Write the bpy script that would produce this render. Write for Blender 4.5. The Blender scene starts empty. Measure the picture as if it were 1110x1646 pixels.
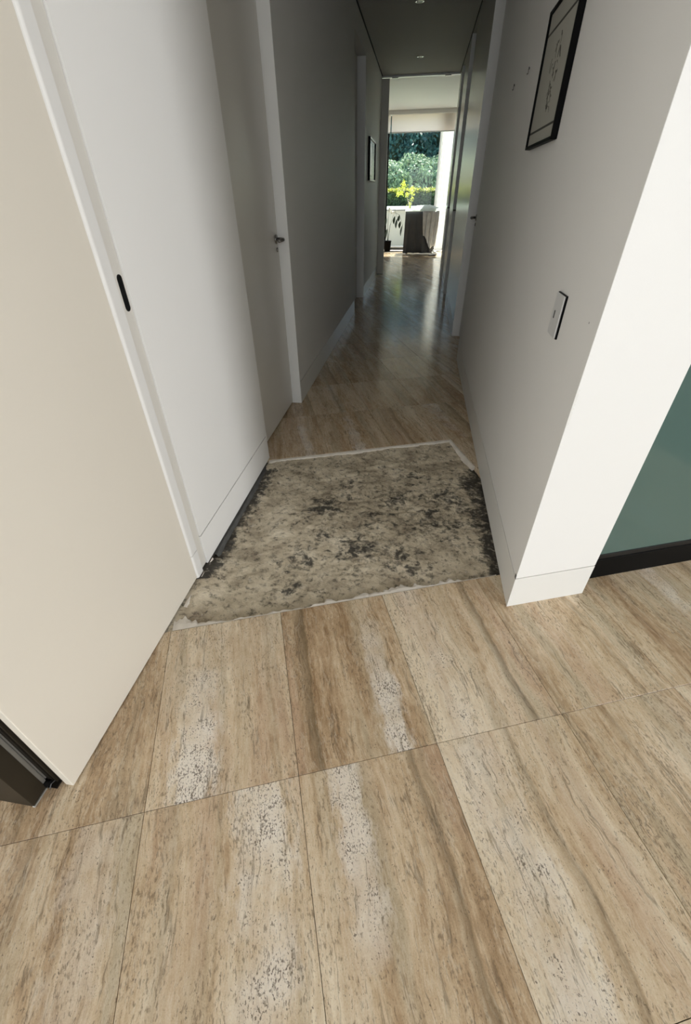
import bpy, bmesh, math, random
from mathutils import Vector, Matrix, noise

# ------------------------------------------------------------------ scene, camera, light
S = bpy.context.scene
C = S.collection
S.view_settings.view_transform = 'Standard'
S.view_settings.look = 'None'
S.view_settings.gamma = 1.0
S.view_settings.use_curve_mapping = False
S.view_settings.exposure = 0.07

EYE = 1.275
cam_data = bpy.data.cameras.new('camera')
cam = bpy.data.objects.new('camera', cam_data)
C.objects.link(cam)
F_PX = 674.016                                  # focal length for a frame 1646 pixels high
cam_data.sensor_fit = 'VERTICAL'
cam_data.sensor_height = 24.0
cam_data.lens = F_PX / 1646.0 * 24.0
cam_data.clip_start = 0.02
cam_data.clip_end = 200
PITCH, ROLL, YAW = 0.6445, -0.0165, 0.1992 - 0.3558
_f = Vector((math.sin(YAW), math.cos(YAW), 0)); _r = Vector((math.cos(YAW), -math.sin(YAW), 0)); _u = Vector((0, 0, 1))
_F = _f*math.cos(PITCH) - _u*math.sin(PITCH)
_U = _u*math.cos(PITCH) + _f*math.sin(PITCH)
cr, sr = math.cos(ROLL), math.sin(ROLL)
_R = _r*cr + _U*sr
_U2 = -_r*sr + _U*cr
mw = Matrix((( _R.x, _U2.x, -_F.x, 0), (_R.y, _U2.y, -_F.y, 0), (_R.z, _U2.z, -_F.z, EYE), (0, 0, 0, 1)))
cam.matrix_world = mw
S.camera = cam

world = bpy.data.worlds.new('sky')
S.world = world
world.use_nodes = True
nt = world.node_tree
bgn = nt.nodes['Background']
sky = nt.nodes.new('ShaderNodeTexSky')
sky.sky_type = 'NISHITA'
sky.sun_disc = False
sky.sun_elevation = math.radians(52)
sky.sun_rotation = math.radians(-8)
sky.air_density = 1.0
sky.dust_density = 1.0
nt.links.new(sky.outputs[0], bgn.inputs[0])
bgn.inputs[1].default_value = 0.5

sun_data = bpy.data.lights.new('sun', 'SUN')
sun_data.energy = 14.0
sun_data.angle = math.radians(0.6)
sun_data.color = (1.0, 0.95, 0.84)
sun = bpy.data.objects.new('sun', sun_data)
C.objects.link(sun)
sun.rotation_euler = Vector((-0.20, -0.62, -1.0)).to_track_quat('-Z', 'Y').to_euler()
sun.location = (3, 20, 12)

def area(name, loc, toward, sx, sy, power, color):
    d = bpy.data.lights.new(name, 'AREA')
    d.shape = 'RECTANGLE'; d.size = sx; d.size_y = sy; d.energy = power; d.color = color
    o = bpy.data.objects.new(name, d); C.objects.link(o)
    o.location = loc
    o.rotation_euler = (Vector(toward) - Vector(loc)).to_track_quat('-Z', 'Y').to_euler()
    return o
# daylight through the big windows of the room the photographer stands in
area('daylight_rear', (0.1, -3.55, 1.5), (0.1, 0.0, 1.1), 3.6, 2.2, 68, (0.88, 0.95, 1.0))
area('daylight_side', (6.5, -1.9, 1.5), (0.0, 0.6, 1.0), 2.8, 2.3, 435, (0.975, 0.985, 1.0))
area('daylight_left', (-3.2, -1.55, 1.45), (0.4, 1.6, 0.9), 2.6, 2.2, 66, (1.0, 0.99, 0.96))

# ------------------------------------------------------------------ helpers
def new_mat(name):
    m = bpy.data.materials.new(name); m.use_nodes = True
    return m, m.node_tree.nodes, m.node_tree.links, m.node_tree.nodes['Principled BSDF']

def plain(name, col, rough=0.5, metal=0.0, spec=0.5, bump=0.0, bscale=200.0, var=0.0, vscale=3.0):
    m, N, L, B = new_mat(name)
    B.inputs['Roughness'].default_value = rough
    B.inputs['Metallic'].default_value = metal
    B.inputs['Specular IOR Level'].default_value = spec
    B.inputs['Base Color'].default_value = (*col, 1)
    if var or bump:
        tc = N.new('ShaderNodeTexCoord')
    if var:
        n = N.new('ShaderNodeTexNoise'); n.inputs['Scale'].default_value = vscale; n.inputs['Detail'].default_value = 4
        L.new(tc.outputs['Object'], n.inputs['Vector'])
        mx = N.new('ShaderNodeMix'); mx.data_type = 'RGBA'
        mx.inputs[6].default_value = (*[c*(1-var) for c in col], 1)
        mx.inputs[7].default_value = (*[min(1, c*(1+var)) for c in col], 1)
        L.new(n.outputs[0], mx.inputs[0]); L.new(mx.outputs[2], B.inputs['Base Color'])
    if bump:
        n2 = N.new('ShaderNodeTexNoise'); n2.inputs['Scale'].default_value = bscale; n2.inputs['Detail'].default_value = 3
        L.new(tc.outputs['Object'], n2.inputs['Vector'])
        b = N.new('ShaderNodeBump'); b.inputs['Strength'].default_value = bump; b.inputs['Distance'].default_value = 0.002
        L.new(n2.outputs[0], b.inputs['Height']); L.new(b.outputs[0], B.inputs['Normal'])
    return m

def link(name, me, m=None, parent=None, loc=None):
    o = bpy.data.objects.new(name, me); C.objects.link(o)
    if m is not None and len(me.materials) == 0: me.materials.append(m)
    if parent is not None: o.parent = parent
    if loc is not None: o.location = loc
    return o

def from_bm(name, bm, m, parent=None, smooth=False, loc=None):
    bmesh.ops.recalc_face_normals(bm, faces=bm.faces)
    me = bpy.data.meshes.new(name); bm.to_mesh(me); bm.free()
    if smooth: me.polygons.foreach_set('use_smooth', [True]*len(me.polygons))
    return link(name, me, m, parent, loc)

def add_box(bm, a, b, bevel=0.0, seg=2):
    x0, y0, z0 = a; x1, y1, z1 = b
    vs = [bm.verts.new(p) for p in ((x0,y0,z0),(x1,y0,z0),(x1,y1,z0),(x0,y1,z0),(x0,y0,z1),(x1,y0,z1),(x1,y1,z1),(x0,y1,z1))]
    fs = [bm.faces.new([vs[i] for i in q]) for q in ((3,2,1,0),(4,5,6,7),(0,1,5,4),(1,2,6,5),(2,3,7,6),(3,0,4,7))]
    if bevel:
        es = list({e for f in fs for e in f.edges})
        bmesh.ops.bevel(bm, geom=es, offset=bevel, segments=seg, affect='EDGES', profile=0.5)

def box(name, a, b, m, parent=None, bevel=0.0, seg=2):
    bm = bmesh.new(); add_box(bm, a, b, bevel, seg)
    return from_bm(name, bm, m, parent)

def add_prism(bm, pts, z0, z1):
    lo = [bm.verts.new((x, y, z0)) for x, y in pts]; hi = [bm.verts.new((x, y, z1)) for x, y in pts]
    bm.faces.new(lo[::-1]); bm.faces.new(hi)
    n = len(pts)
    for i in range(n):
        bm.faces.new((lo[i], lo[(i+1) % n], hi[(i+1) % n], hi[i]))

def prism(name, pts, z0, z1, m, parent=None, bevel=0.0):
    bm = bmesh.new(); add_prism(bm, pts, z0, z1)
    if bevel:
        bmesh.ops.recalc_face_normals(bm, faces=bm.faces)
        bmesh.ops.bevel(bm, geom=list(bm.edges), offset=bevel, segments=2, affect='EDGES', profile=0.5)
    return from_bm(name, bm, m, parent)

def add_tube(bm, pts, radii, n=10, cap=True):
    rings = []
    for i, p in enumerate(pts):
        p = Vector(p)
        if i == 0: d = Vector(pts[1]) - p
        elif i == len(pts)-1: d = p - Vector(pts[i-1])
        else: d = Vector(pts[i+1]) - Vector(pts[i-1])
        d.normalize()
        a = d.orthogonal().normalized() if abs(d.z) > 0.9 else d.cross(Vector((0,0,1))).normalized()
        b = d.cross(a)
        r = radii[i] if isinstance(radii, (list, tuple)) else radii
        rings.append([bm.verts.new(p + (a*math.cos(2*math.pi*k/n) + b*math.sin(2*math.pi*k/n))*r) for k in range(n)])
    for i in range(len(rings)-1):
        for k in range(n):
            bm.faces.new((rings[i][k], rings[i][(k+1) % n], rings[i+1][(k+1) % n], rings[i+1][k]))
    if cap:
        bm.faces.new(rings[0][::-1]); bm.faces.new(rings[-1])

def add_lathe(bm, prof, n=32, c=(0,0,0), axis='z'):
    rings = []
    for r, h in prof:
        ring = []
        for k in range(n):
            a = 2*math.pi*k/n
            u, v = r*math.cos(a), r*math.sin(a)
            p = (u, v, h) if axis == 'z' else ((h, u, v) if axis == 'x' else (u, h, v))
            ring.append(bm.verts.new((p[0]+c[0], p[1]+c[1], p[2]+c[2])))
        rings.append(ring)
    for i in range(len(rings)-1):
        for k in range(n):
            bm.faces.new((rings[i][k], rings[i][(k+1) % n], rings[i+1][(k+1) % n], rings[i+1][k]))
    bm.faces.new(rings[0][::-1]); bm.faces.new(rings[-1])

def empty(name, loc=(0,0,0), rz=0.0):
    o = bpy.data.objects.new(name, None); C.objects.link(o)
    o.location = loc; o.rotation_euler = (0, 0, rz); o.empty_display_size = 0.1
    return o

def thing(o, label, cat, group=None):
    o['label'] = label; o['category'] = cat
    if group: o['group'] = group
    return o

def struct(o, label=None, cat=None):
    o['kind'] = 'structure'
    if label: o['label'] = label
    if cat: o['category'] = cat
    return o

A = 0.3558                                   # the tile grid is laid 20 degrees off the corridor
ca, sa = math.cos(A), math.sin(A)
def T2W(x, y): return (x*ca - y*sa, x*sa + y*ca)
def W2T(x, y): return (x*ca + y*sa, -x*sa + y*ca)

# ------------------------------------------------------------------ materials
M = {}
M['paint'] = plain('wall_paint', (0.775, 0.765, 0.74), 0.58, spec=0.3, bump=0.05, bscale=350)
M['panel'] = plain('cream_panel', (0.76, 0.71, 0.62), 0.40, spec=0.4, bump=0.03, bscale=300)
M['door'] = plain('door_paint', (0.72, 0.695, 0.64), 0.30, spec=0.5)
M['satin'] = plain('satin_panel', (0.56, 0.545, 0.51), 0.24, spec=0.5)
M['skirt'] = plain('skirting_paint', (0.74, 0.73, 0.695), 0.38, spec=0.45)
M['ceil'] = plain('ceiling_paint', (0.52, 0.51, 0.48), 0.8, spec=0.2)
M['gap'] = plain('shadow_gap', (0.04, 0.038, 0.035), 0.8)
M['groove'] = plain('grey_groove', (0.40, 0.39, 0.37), 0.8)
M['black'] = plain('black_frame', (0.0025, 0.0025, 0.0025), 0.5, spec=0.08)
M['blackmetal'] = plain('black_metal', (0.006, 0.006, 0.006), 0.4, spec=0.25)
M['bronze'] = plain('bronze_aluminium', (0.026, 0.020, 0.012), 0.5, metal=0.1, spec=0.25, var=0.12, vscale=8)
M['darkbronze'] = plain('dark_bronze', (0.014, 0.011, 0.008), 0.55, metal=0.1, spec=0.2)
M['alu'] = plain('brushed_aluminium', (0.45, 0.44, 0.41), 0.38, metal=0.8)
M['chrome'] = plain('dark_chrome', (0.32, 0.31, 0.30), 0.22, metal=1.0)
M['white'] = plain('white_plastic', (0.66, 0.66, 0.65), 0.3)
M['grey'] = plain('grey_plastic', (0.10, 0.10, 0.10), 0.5)
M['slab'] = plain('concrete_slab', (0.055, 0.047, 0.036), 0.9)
M['lip'] = plain('white_mortar', (0.74, 0.68, 0.60), 0.9, bump=0.6, bscale=90, var=0.2, vscale=25)
M['edge'] = plain('paint_edge', (0.86, 0.85, 0.83), 0.35)

def travertine():
    m, N, L, B = new_mat('travertine')
    def math_(op, a, b=None, c=None, clamp=False):
        n = N.new('ShaderNodeMath'); n.operation = op; n.use_clamp = clamp
        for i, v in enumerate((a, b, c)):
            if v is None: continue
            if isinstance(v, (int, float)): n.inputs[i].default_value = v
            else: L.new(v, n.inputs[i])
        return n.outputs[0]
    def attr(name):
        n = N.new('ShaderNodeAttribute'); n.attribute_type = 'OBJECT'; n.attribute_name = name
        return n.outputs['Fac']
    def ramp(v, stops):
        n = N.new('ShaderNodeValToRGB')
        while len(n.color_ramp.elements) < len(stops): n.color_ramp.elements.new(0.5)
        for e, (p, c) in zip(n.color_ramp.elements, stops):
            e.position = p; e.color = (c, c, c, 1) if isinstance(c, (int, float)) else (*c, 1)
        L.new(v, n.inputs[0]); return n.outputs[0]
    def mix(f, a, b, mode='MIX'):
        n = N.new('ShaderNodeMix'); n.data_type = 'RGBA'; n.blend_type = mode
        if isinstance(f, (int, float)): n.inputs[0].default_value = f
        else: L.new(f, n.inputs[0])
        for i, v in ((6, a), (7, b)):
            if isinstance(v, tuple): n.inputs[i].default_value = (*v, 1)
            else: L.new(v, n.inputs[i])
        return n.outputs[2]
    tc = N.new('ShaderNodeTexCoord')
    sep = N.new('ShaderNodeSeparateXYZ'); L.new(tc.outputs['Object'], sep.inputs[0])
    x, y = sep.outputs[0], sep.outputs[1]
    seed = attr('seed')
    def noise_(sx, sy, det=4, rough=0.55, off=0.0, xx=None):
        cb = N.new('ShaderNodeCombineXYZ')
        L.new(math_('MULTIPLY', xx if xx is not None else x, sx), cb.inputs[0])
        L.new(math_('MULTIPLY', y, sy), cb.inputs[1])
        L.new(math_('ADD', seed, off), cb.inputs[2])
        n = N.new('ShaderNodeTexNoise'); n.inputs['Scale'].default_value = 1.0
        n.inputs['Detail'].default_value = det; n.inputs['Roughness'].default_value = rough
        L.new(cb.outputs[0], n.inputs['Vector'])
        return n.outputs[0]
    # the layers of the stone wander a little along the tile
    w1 = math_('MULTIPLY', math_('SUBTRACT', noise_(3, 2.4, 2, off=3.1), 0.5), 0.060)
    w2 = math_('MULTIPLY', math_('SUBTRACT', noise_(26, 19, 4, off=7.7), 0.5), 0.016)
    xw = math_('ADD', x, math_('ADD', w1, w2))
    fine = noise_(105, 13.0, 5, 0.68, 11.0, xw)
    mid = noise_(36, 3.4, 4, 0.62, 17.0, xw)
    broad = noise_(9, 1.0, 3, 0.5, 23.0, xw)
    mott = noise_(48, 30, 5, 0.68, 27.0)
    tone = attr('tone')
    v = math_('ADD', math_('ADD', math_('MULTIPLY', fine, 0.28), math_('MULTIPLY', mid, 0.27)), math_('MULTIPLY', broad, 0.33))
    v = math_('ADD', v, math_('MULTIPLY', mott, 0.17))
    v = math_('ADD', v, math_('MULTIPLY', tone, 0.12))
    v = math_('ADD', v, math_('MULTIPLY', x, attr('slope')))
    base = ramp(v, [(0.36, (0.300, 0.190, 0.100)), (0.455, (0.490, 0.345, 0.208)), (0.53, (0.630, 0.485, 0.322)), (0.65, (0.80, 0.680, 0.510))])
    # greenish grey layers
    g = ramp(noise_(13, 0.9, 3, 0.5, 31.0, xw), [(0.52, 0.0), (0.66, 1.0)])
    base = mix(math_('MULTIPLY', g, 0.55), base, (0.430, 0.360, 0.245))
    # pinkish brown layers
    pk = ramp(noise_(10, 1.0, 3, 0.5, 37.0, xw), [(0.55, 0.0), (0.68, 1.0)])
    base = mix(math_('MULTIPLY', pk, 0.45), base, (0.540, 0.365, 0.245))
    # light porous band
    dist = math_('ABSOLUTE', math_('SUBTRACT', xw, attr('band')))
    bn = math_('SUBTRACT', 1.0, math_('DIVIDE', dist, attr('band_width')))
    bn = math_('ADD', bn, math_('MULTIPLY', math_('SUBTRACT', noise_(42, 15, 5, 0.65, off=41.0), 0.5), 2.2))
    bmask = ramp(bn, [(-0.0, 0.0), (0.50, 1.0)])
    along = ramp(math_('ADD', math_('MULTIPLY', math_('ADD', math_('MULTIPLY', y, attr('band_lean')), 0.5), 0.8),
                       math_('MULTIPLY', math_('SUBTRACT', noise_(8, 9, 4, off=43.0), 0.5), 1.1)), [(0.22, 0.0), (0.62, 1.0)])
    bmask = math_('MULTIPLY', math_('MULTIPLY', bmask, attr('band_gain')), along)
    base = mix(math_('MULTIPLY', bmask, 0.90), base, (0.86, 0.785, 0.69))
    # pits, gathered in the porous band and strewn thinly elsewhere
    pn = noise_(270, 165, 4, 0.62, 53.0)
    pm = noise_(38, 22, 3, 0.55, 59.0)
    thr = math_('ADD', math_('ADD', 0.345, math_('MULTIPLY', bmask, 0.115)), math_('MULTIPLY', math_('SUBTRACT', pm, 0.5), 0.34))
    pits = ramp(math_('SUBTRACT', thr, pn), [(-0.005, 0.0), (0.03, 1.0)])
    base = mix(math_('MULTIPLY', pits, 0.85), base, (0.150, 0.115, 0.085))
    # short dark specks drawn out along the layers
    sp = ramp(math_('ADD', noise_(230, 75, 3, 0.62, 61.0, xw), math_('MULTIPLY', math_('SUBTRACT', noise_(16, 5, 2, 0.5, 63.0, xw), 0.5), 0.35)), [(0.33, 1.0), (0.43, 0.0)])
    base = mix(math_('MULTIPLY', sp, 0.60), base, (0.165, 0.118, 0.076))
    # hairline dark veins and pale threads, broken up along their length
    brk = ramp(noise_(20, 9, 2, 0.5, 65.0), [(0.42, 0.0), (0.56, 1.0)])
    vl = math_('ABSOLUTE', math_('SUBTRACT', noise_(15, 1.3, 4, 0.6, 67.0, xw), 0.5))
    vein = math_('MULTIPLY', ramp(vl, [(0.0, 1.0), (0.014, 0.0)]), brk)
    base = mix(math_('MULTIPLY', vein, 0.60), base, (0.130, 0.092, 0.056))
    pl = ramp(math_('ABSOLUTE', math_('SUBTRACT', noise_(34, 5.0, 4, 0.65, 71.0, xw), 0.54)), [(0.0, 1.0), (0.022, 0.0)])
    base = mix(math_('MULTIPLY', pl, 0.36), base, (0.70, 0.61, 0.47))
    # one strong dark layer per chosen tile
    dv = math_('SUBTRACT', xw, attr('vein'))
    dvm = math_('MULTIPLY', ramp(math_('ADD', math_('MULTIPLY', dv, 10.0), 0.5), [(0.16, 0.0), (0.46, 1.0), (0.54, 0.0)]), attr('vein_gain'))
    base = mix(math_('MULTIPLY', dvm, 0.66), base, (0.155, 0.112, 0.062))
    grain = noise_(420, 320, 2, 0.6, 79.0)
    base = mix(0.20, base, ramp(grain, [(0.3, 0.25), (0.7, 0.75)]), 'OVERLAY')
    L.new(base, B.inputs['Base Color'])
    rg = math_('ADD', 0.10, math_('MULTIPLY', fine, 0.10))
    rg = math_('ADD', rg, math_('MULTIPLY', bmask, 0.10))
    L.new(rg, B.inputs['Roughness'])
    B.inputs['Specular IOR Level'].default_value = 0.5
    bp = N.new('ShaderNodeBump'); bp.inputs['Strength'].default_value = 0.09; bp.inputs['Distance'].default_value = 0.0012
    L.new(math_('SUBTRACT', math_('MULTIPLY', fine, 0.15), math_('MULTIPLY', pits, 0.6)), bp.inputs['Height'])
    L.new(bp.outputs[0], B.inputs['Normal'])
    return m
M['travertine'] = travertine()

def mortar():
    m, N, L, B = new_mat('stained_mortar')
    tc = N.new('ShaderNodeTexCoord')
    def nz(scale, det, rough, off, dist=0.0, sy=1.0):
        mp = N.new('ShaderNodeMapping'); mp.inputs['Location'].default_value = off; mp.inputs['Scale'].default_value = (1, sy, 1)
        L.new(tc.outputs['Object'], mp.inputs[0])
        n = N.new('ShaderNodeTexNoise'); n.inputs['Scale'].default_value = scale; n.inputs['Detail'].default_value = det
        n.inputs['Roughness'].default_value = rough; n.inputs['Distortion'].default_value = dist
        L.new(mp.outputs[0], n.inputs['Vector']); return n.outputs[0]
    def ramp(v, stops):
        n = N.new('ShaderNodeValToRGB')
        while len(n.color_ramp.elements) < len(stops): n.color_ramp.elements.new(0.5)
        for e, (p, c) in zip(n.color_ramp.elements, stops):
            e.position = p; e.color = (c, c, c, 1) if isinstance(c, (int, float)) else (*c, 1)
        L.new(v, n.inputs[0]); return n.outputs[0]
    def mth(op, a, b):
        n = N.new('ShaderNodeMath'); n.operation = op; n.use_clamp = True
        for i, v in enumerate((a, b)):
            if isinstance(v, (int, float)): n.inputs[i].default_value = v
            else: L.new(v, n.inputs[i])
        return n.outputs[0]
    def mix(f, a, b):
        n = N.new('ShaderNodeMix'); n.data_type = 'RGBA'
        if isinstance(f, (int, float)): n.inputs[0].default_value = f
        else: L.new(f, n.inputs[0])
        for i, v in ((6, a), (7, b)):
            if isinstance(v, tuple): n.inputs[i].default_value = (*v, 1)
            else: L.new(v, n.inputs[i])
        return n.outputs[2]
    base = ramp(nz(9, 6, 0.65, (1, 2, 3)), [(0.3, (0.31, 0.25, 0.18)), (0.5, (0.59, 0.505, 0.37)), (0.68, (0.76, 0.67, 0.52))])
    wt = N.new('ShaderNodeAttribute'); wt.attribute_name = 'dark_mask'
    # damp blotches, gathered where the vertex mask is high
    b1 = mth('ADD', nz(23, 7, 0.68, (4, 1, 0), 0.4), mth('MULTIPLY', wt.outputs['Fac'], 0.17))
    blot = ramp(b1, [(0.59, 0.0), (0.69, 1.0)])
    base = mix(mth('MULTIPLY', blot, 0.88), base, (0.032, 0.034, 0.034))
    b2 = ramp(mth('ADD', nz(34, 6, 0.68, (9, 3, 1), 0.3), mth('MULTIPLY', wt.outputs['Fac'], 0.12)), [(0.52, 0.0), (0.66, 1.0)])
    base = mix(mth('MULTIPLY', b2, 0.74), base, (0.060, 0.052, 0.042))
    b3 = ramp(nz(30, 3, 0.5, (2, 8, 1), 0.4), [(0.60, 0.0), (0.72, 1.0)])
    base = mix(mth('MULTIPLY', b3, 0.5), base, (0.66, 0.59, 0.48))
    L.new(base, B.inputs['Base Color'])
    B.inputs['Roughness'].default_value = 0.85
    B.inputs['Specular IOR Level'].default_value = 0.25
    bp = N.new('ShaderNodeBump'); bp.inputs['Strength'].default_value = 0.9; bp.inputs['Distance'].default_value = 0.006
    L.new(nz(60, 6, 0.65, (0, 0, 5)), bp.inputs['Height']); L.new(bp.outputs[0], B.inputs['Normal'])
    return m
M['mortar'] = mortar()

# ------------------------------------------------------------------ floor
XL, XR = -0.809, 0.442
ZC = 2.84                                     # ceiling
YE = 9.72                                     # end of the corridor
TW, TH = 0.404, 0.583
X0 = -0.0415; Y0 = 1.09
HOLE_BACK = 2.285; HOLE_RIGHT = X0 + 3*TW
BED = 0.045
def row_y(j):                                 # front edge of tile row j, rows 0 and 1 lifted out
    return Y0 + TH*j if j <= 0 else HOLE_BACK + TH*(j-2) if j >= 2 else (Y0 + HOLE_BACK)/2
floor = struct(box('floor', (-3.4, -3.7, -0.16), (6.7, 14.66, -BED), M['slab']))
tile_mesh = {}
def tile_me(w, h):
    k = (round(w, 4), round(h, 4))
    if k not in tile_mesh:
        bm = bmesh.new()
        g = 0.0007
        add_box(bm, (-w/2+g, -h/2+g, -BED), (w/2-g, h/2-g, 0.0), 0)
        top = [e for e in bm.edges if all(v.co.z > -1e-6 for v in e.verts)]
        bmesh.ops.bevel(bm, geom=top, offset=0.0003, segments=1, affect='EDGES')
        bmesh.ops.recalc_face_normals(bm, faces=bm.faces)
        me = bpy.data.meshes.new('tile'); bm.to_mesh(me); bm.free(); me.materials.append(M['travertine'])
        tile_mesh[k] = me
    return tile_mesh[k]
# (column, row): porous band offset, width, gain, lean, tone, dark layer, its strength, seed
SPECIAL = {
    (-2, -1): (0, .05, 0, 0, -.35, -.10, .3, 3.3, 0),
    (-1, -1): (-.085, .075, 1.0, -1.2, .15, .15, .35, 8.2, -0.1),
    (0, -1): (.10, .045, .9, -1.6, -.25, -.125, .9, 14.6, 0.15),
    (1, -1): (-.10, .06, .45, 0, .25, .13, .95, 21.4, -0.3),
    (2, -1): (.05, .06, 0, 0, -.15, .10, .4, 27.7, 0),
    (-2, -2): (.10, .07, .5, 0, -.30, -.05, .3, 33.9, 0.1),
    (-1, -2): (.085, .085, 1.0, .1, .15, -.12, .3, 40.8, 0.12),
    (0, -2): (-.075, .05, .8, 2.6, -.15, .135, .9, 47.1, -0.22),
    (1, -2): (-.105, .085, .8, -.3, .35, .02, .6, 52.5, -0.28),
    (2, -2): (.12, .06, .2, 0, -.02, -.06, .45, 58.3, -0.1),
    (-1, -3): (.085, .085, 1.0, 0, .1, -.12, .3, 61.0, 0.1),
    (0, -3): (-.075, .06, .3, 0, -.15, .135, .6, 66.0, -0.2),
    (1, -3): (-.10, .085, .8, 0, .3, .02, .5, 71.0, -0.25),
}
rng = random.Random(7)
for j in range(-9, 27):
    if j in (0, 1): y0, y1 = (Y0, (Y0+HOLE_BACK)/2) if j == 0 else ((Y0+HOLE_BACK)/2, HOLE_BACK)
    else: y0 = row_y(j); y1 = y0 + TH
    for i in range(-10, 18):
        x0 = X0 + TW*i; x1 = x0 + TW
        if j in (0, 1) and i < 3: continue                     # lifted tiles
        cx, cy = T2W((x0+x1)/2, (y0+y1)/2)
        corners = [T2W(a, b) for a in (x0, x1) for b in (y0, y1)]
        if cy < 1.15:
            ok = -1.35 < cx < 2.3 and cy > -1.6
        elif cy < YE + 0.1:
            ok = max(p[0] for p in corners) > XL - 0.12 and min(p[0] for p in corners) < XR + 0.13 if cy > 1.9 else (max(p[0] for p in corners) > XL-0.05 and cx < 1.9)
        else:
            ok = -1.5 < cx < 1.1 and max(p[1] for p in corners) < 14.60
        if not ok: continue
        t = link('tile', tile_me(x1-x0, y1-y0), None, floor, (cx, cy, rng.uniform(-0.0001, 0.0)))
        t.rotation_euler = (rng.uniform(-.0002, .0002), rng.uniform(-.0002, .0002), A)
        sp = SPECIAL.get((i, j))
        if sp is None:
            sp = (rng.uniform(-.13, .13), rng.uniform(.03, .06), rng.choice((0, 0, 0, .5, .8)), rng.uniform(-1, 1),
                  rng.uniform(-.35, .15), rng.uniform(-.15, .15), rng.choice((0, .3, .6, .8)), rng.uniform(0, 300), rng.uniform(-.2, .2))
        for k, v in zip(('band', 'band_width', 'band_gain', 'band_lean', 'tone', 'vein', 'vein_gain', 'seed', 'slope'), sp): t[k] = float(v)

# the patch where the tiles were lifted: a rough, stained mortar bed
def bed_height(xt, yt):
    p = Vector((xt, yt, 0))
    z = -0.030 + 0.006*noise.fractal(p*7, 1.0, 2.0, 4) + 0.0035*noise.noise(p*34) + 0.0016*noise.noise(p*85)
    ridge = 2.04 + 0.03*noise.noise(Vector((xt*5, 1.3, 0))) + (0.05 if xt > .5 else 0)
    t = (yt - ridge)/(HOLE_BACK - ridge)
    if t > 0: z += 0.005 + 0.017*min(t, 1)**1.3
    lo = (1.42 + 0.05*noise.noise(Vector((xt*6, 9, 0))) - yt)/0.35
    if xt < -0.12 and lo > 0: z += 0.010*min(lo, 1)*min(1, (-0.12 - xt)/0.15)
    wx = T2W(xt, yt)[0]; wy = T2W(xt, yt)[1]
    if wy < 1.32:
        e = math.exp(-((wx - XL)/0.075)**2)*min(1, (1.32 - wy)/0.08)
        z = z*(1-e) + (-0.004 + 0.003*noise.noise(p*50))*e
    crack = abs(yt - (1.72 + 0.10*math.sin(xt*5 + 1) + 0.05*noise.noise(Vector((xt*12, 4, 0)))))
    if 0.3 < xt < 0.75 and crack < 0.008: z -= 0.004
    return z
BLOBS = [(.257, 1.767, .09, 1.0), (.357, 1.417, .10, 1.0), (.064, 1.398, .07, .8), (.45, 1.62, .08, .6), (.62, 1.75, .10, .7),
         (.75, 1.55, .12, .7), (.9, 1.7, .12, .7), (.50, 1.33, .10, .8), (.55, 1.25, .08, .6), (.85, 1.45, .10, .6), (.98, 1.55, .10, .8),
         (.20, 1.55, .06, .6), (.62, 1.50, .07, .5), (.0, 1.25, .08, .4), (.42, 1.95, .08, .5), (.8, 1.95, .08, .5), (.28, 1.27, .06, .5), (.12, 1.70, .05, .4)]
def dark_mask(xt, yt, wx):
    d = 0.0
    for bx, by, r, s in BLOBS:
        q = ((xt-bx)**2 + (yt-by)**2)/(r*r)
        d = max(d, s*math.exp(-q))
    eL = wx - XL; eR = XR - wx  # bands along both walls and the corner by the tile set darker
    d = max(d, 1.6*math.exp(-(eL/0.055)**2) if 1.35 < yt < 2.2 else 0)
    d = max(d, 1.3*math.exp(-(eR/0.06)**2) if yt < 1.95 else 0)
    d = max(d, 1.5*math.exp(-((xt-1.10)**2 + (yt-1.80)**2)/0.006))
    return d
bm = bmesh.new()
NX, NY = 200, 170
xa, xb, ya, yb = -0.70, HOLE_RIGHT-0.002, Y0+0.003, HOLE_BACK-0.003
grid = [[None]*(NX+1) for _ in range(NY+1)]
lay = bm.verts.layers.float.new('dark_mask')
for jj in range(NY+1):
    for ii in range(NX+1):
        xt = xa + (xb-xa)*ii/NX; yt = ya + (yb-ya)*jj/NY
        wx, wy = T2W(xt, yt)
        if wx < XL - 0.03 or wx > XR + 0.03: continue
        v = bm.verts.new((wx, wy, bed_height(xt, yt))); v[lay] = dark_mask(xt, yt, wx)
        grid[jj][ii] = v
for jj in range(NY):
    for ii in range(NX):
        q = (grid[jj][ii], grid[jj][ii+1], grid[jj+1][ii+1], grid[jj+1][ii])
        if all(q): bm.faces.new(q)
bed = from_bm('mortar_bed', bm, M['mortar'], floor, smooth=True)
if sum(p.normal.z for p in bed.data.polygons) < 0: bed.data.flip_normals()

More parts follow.
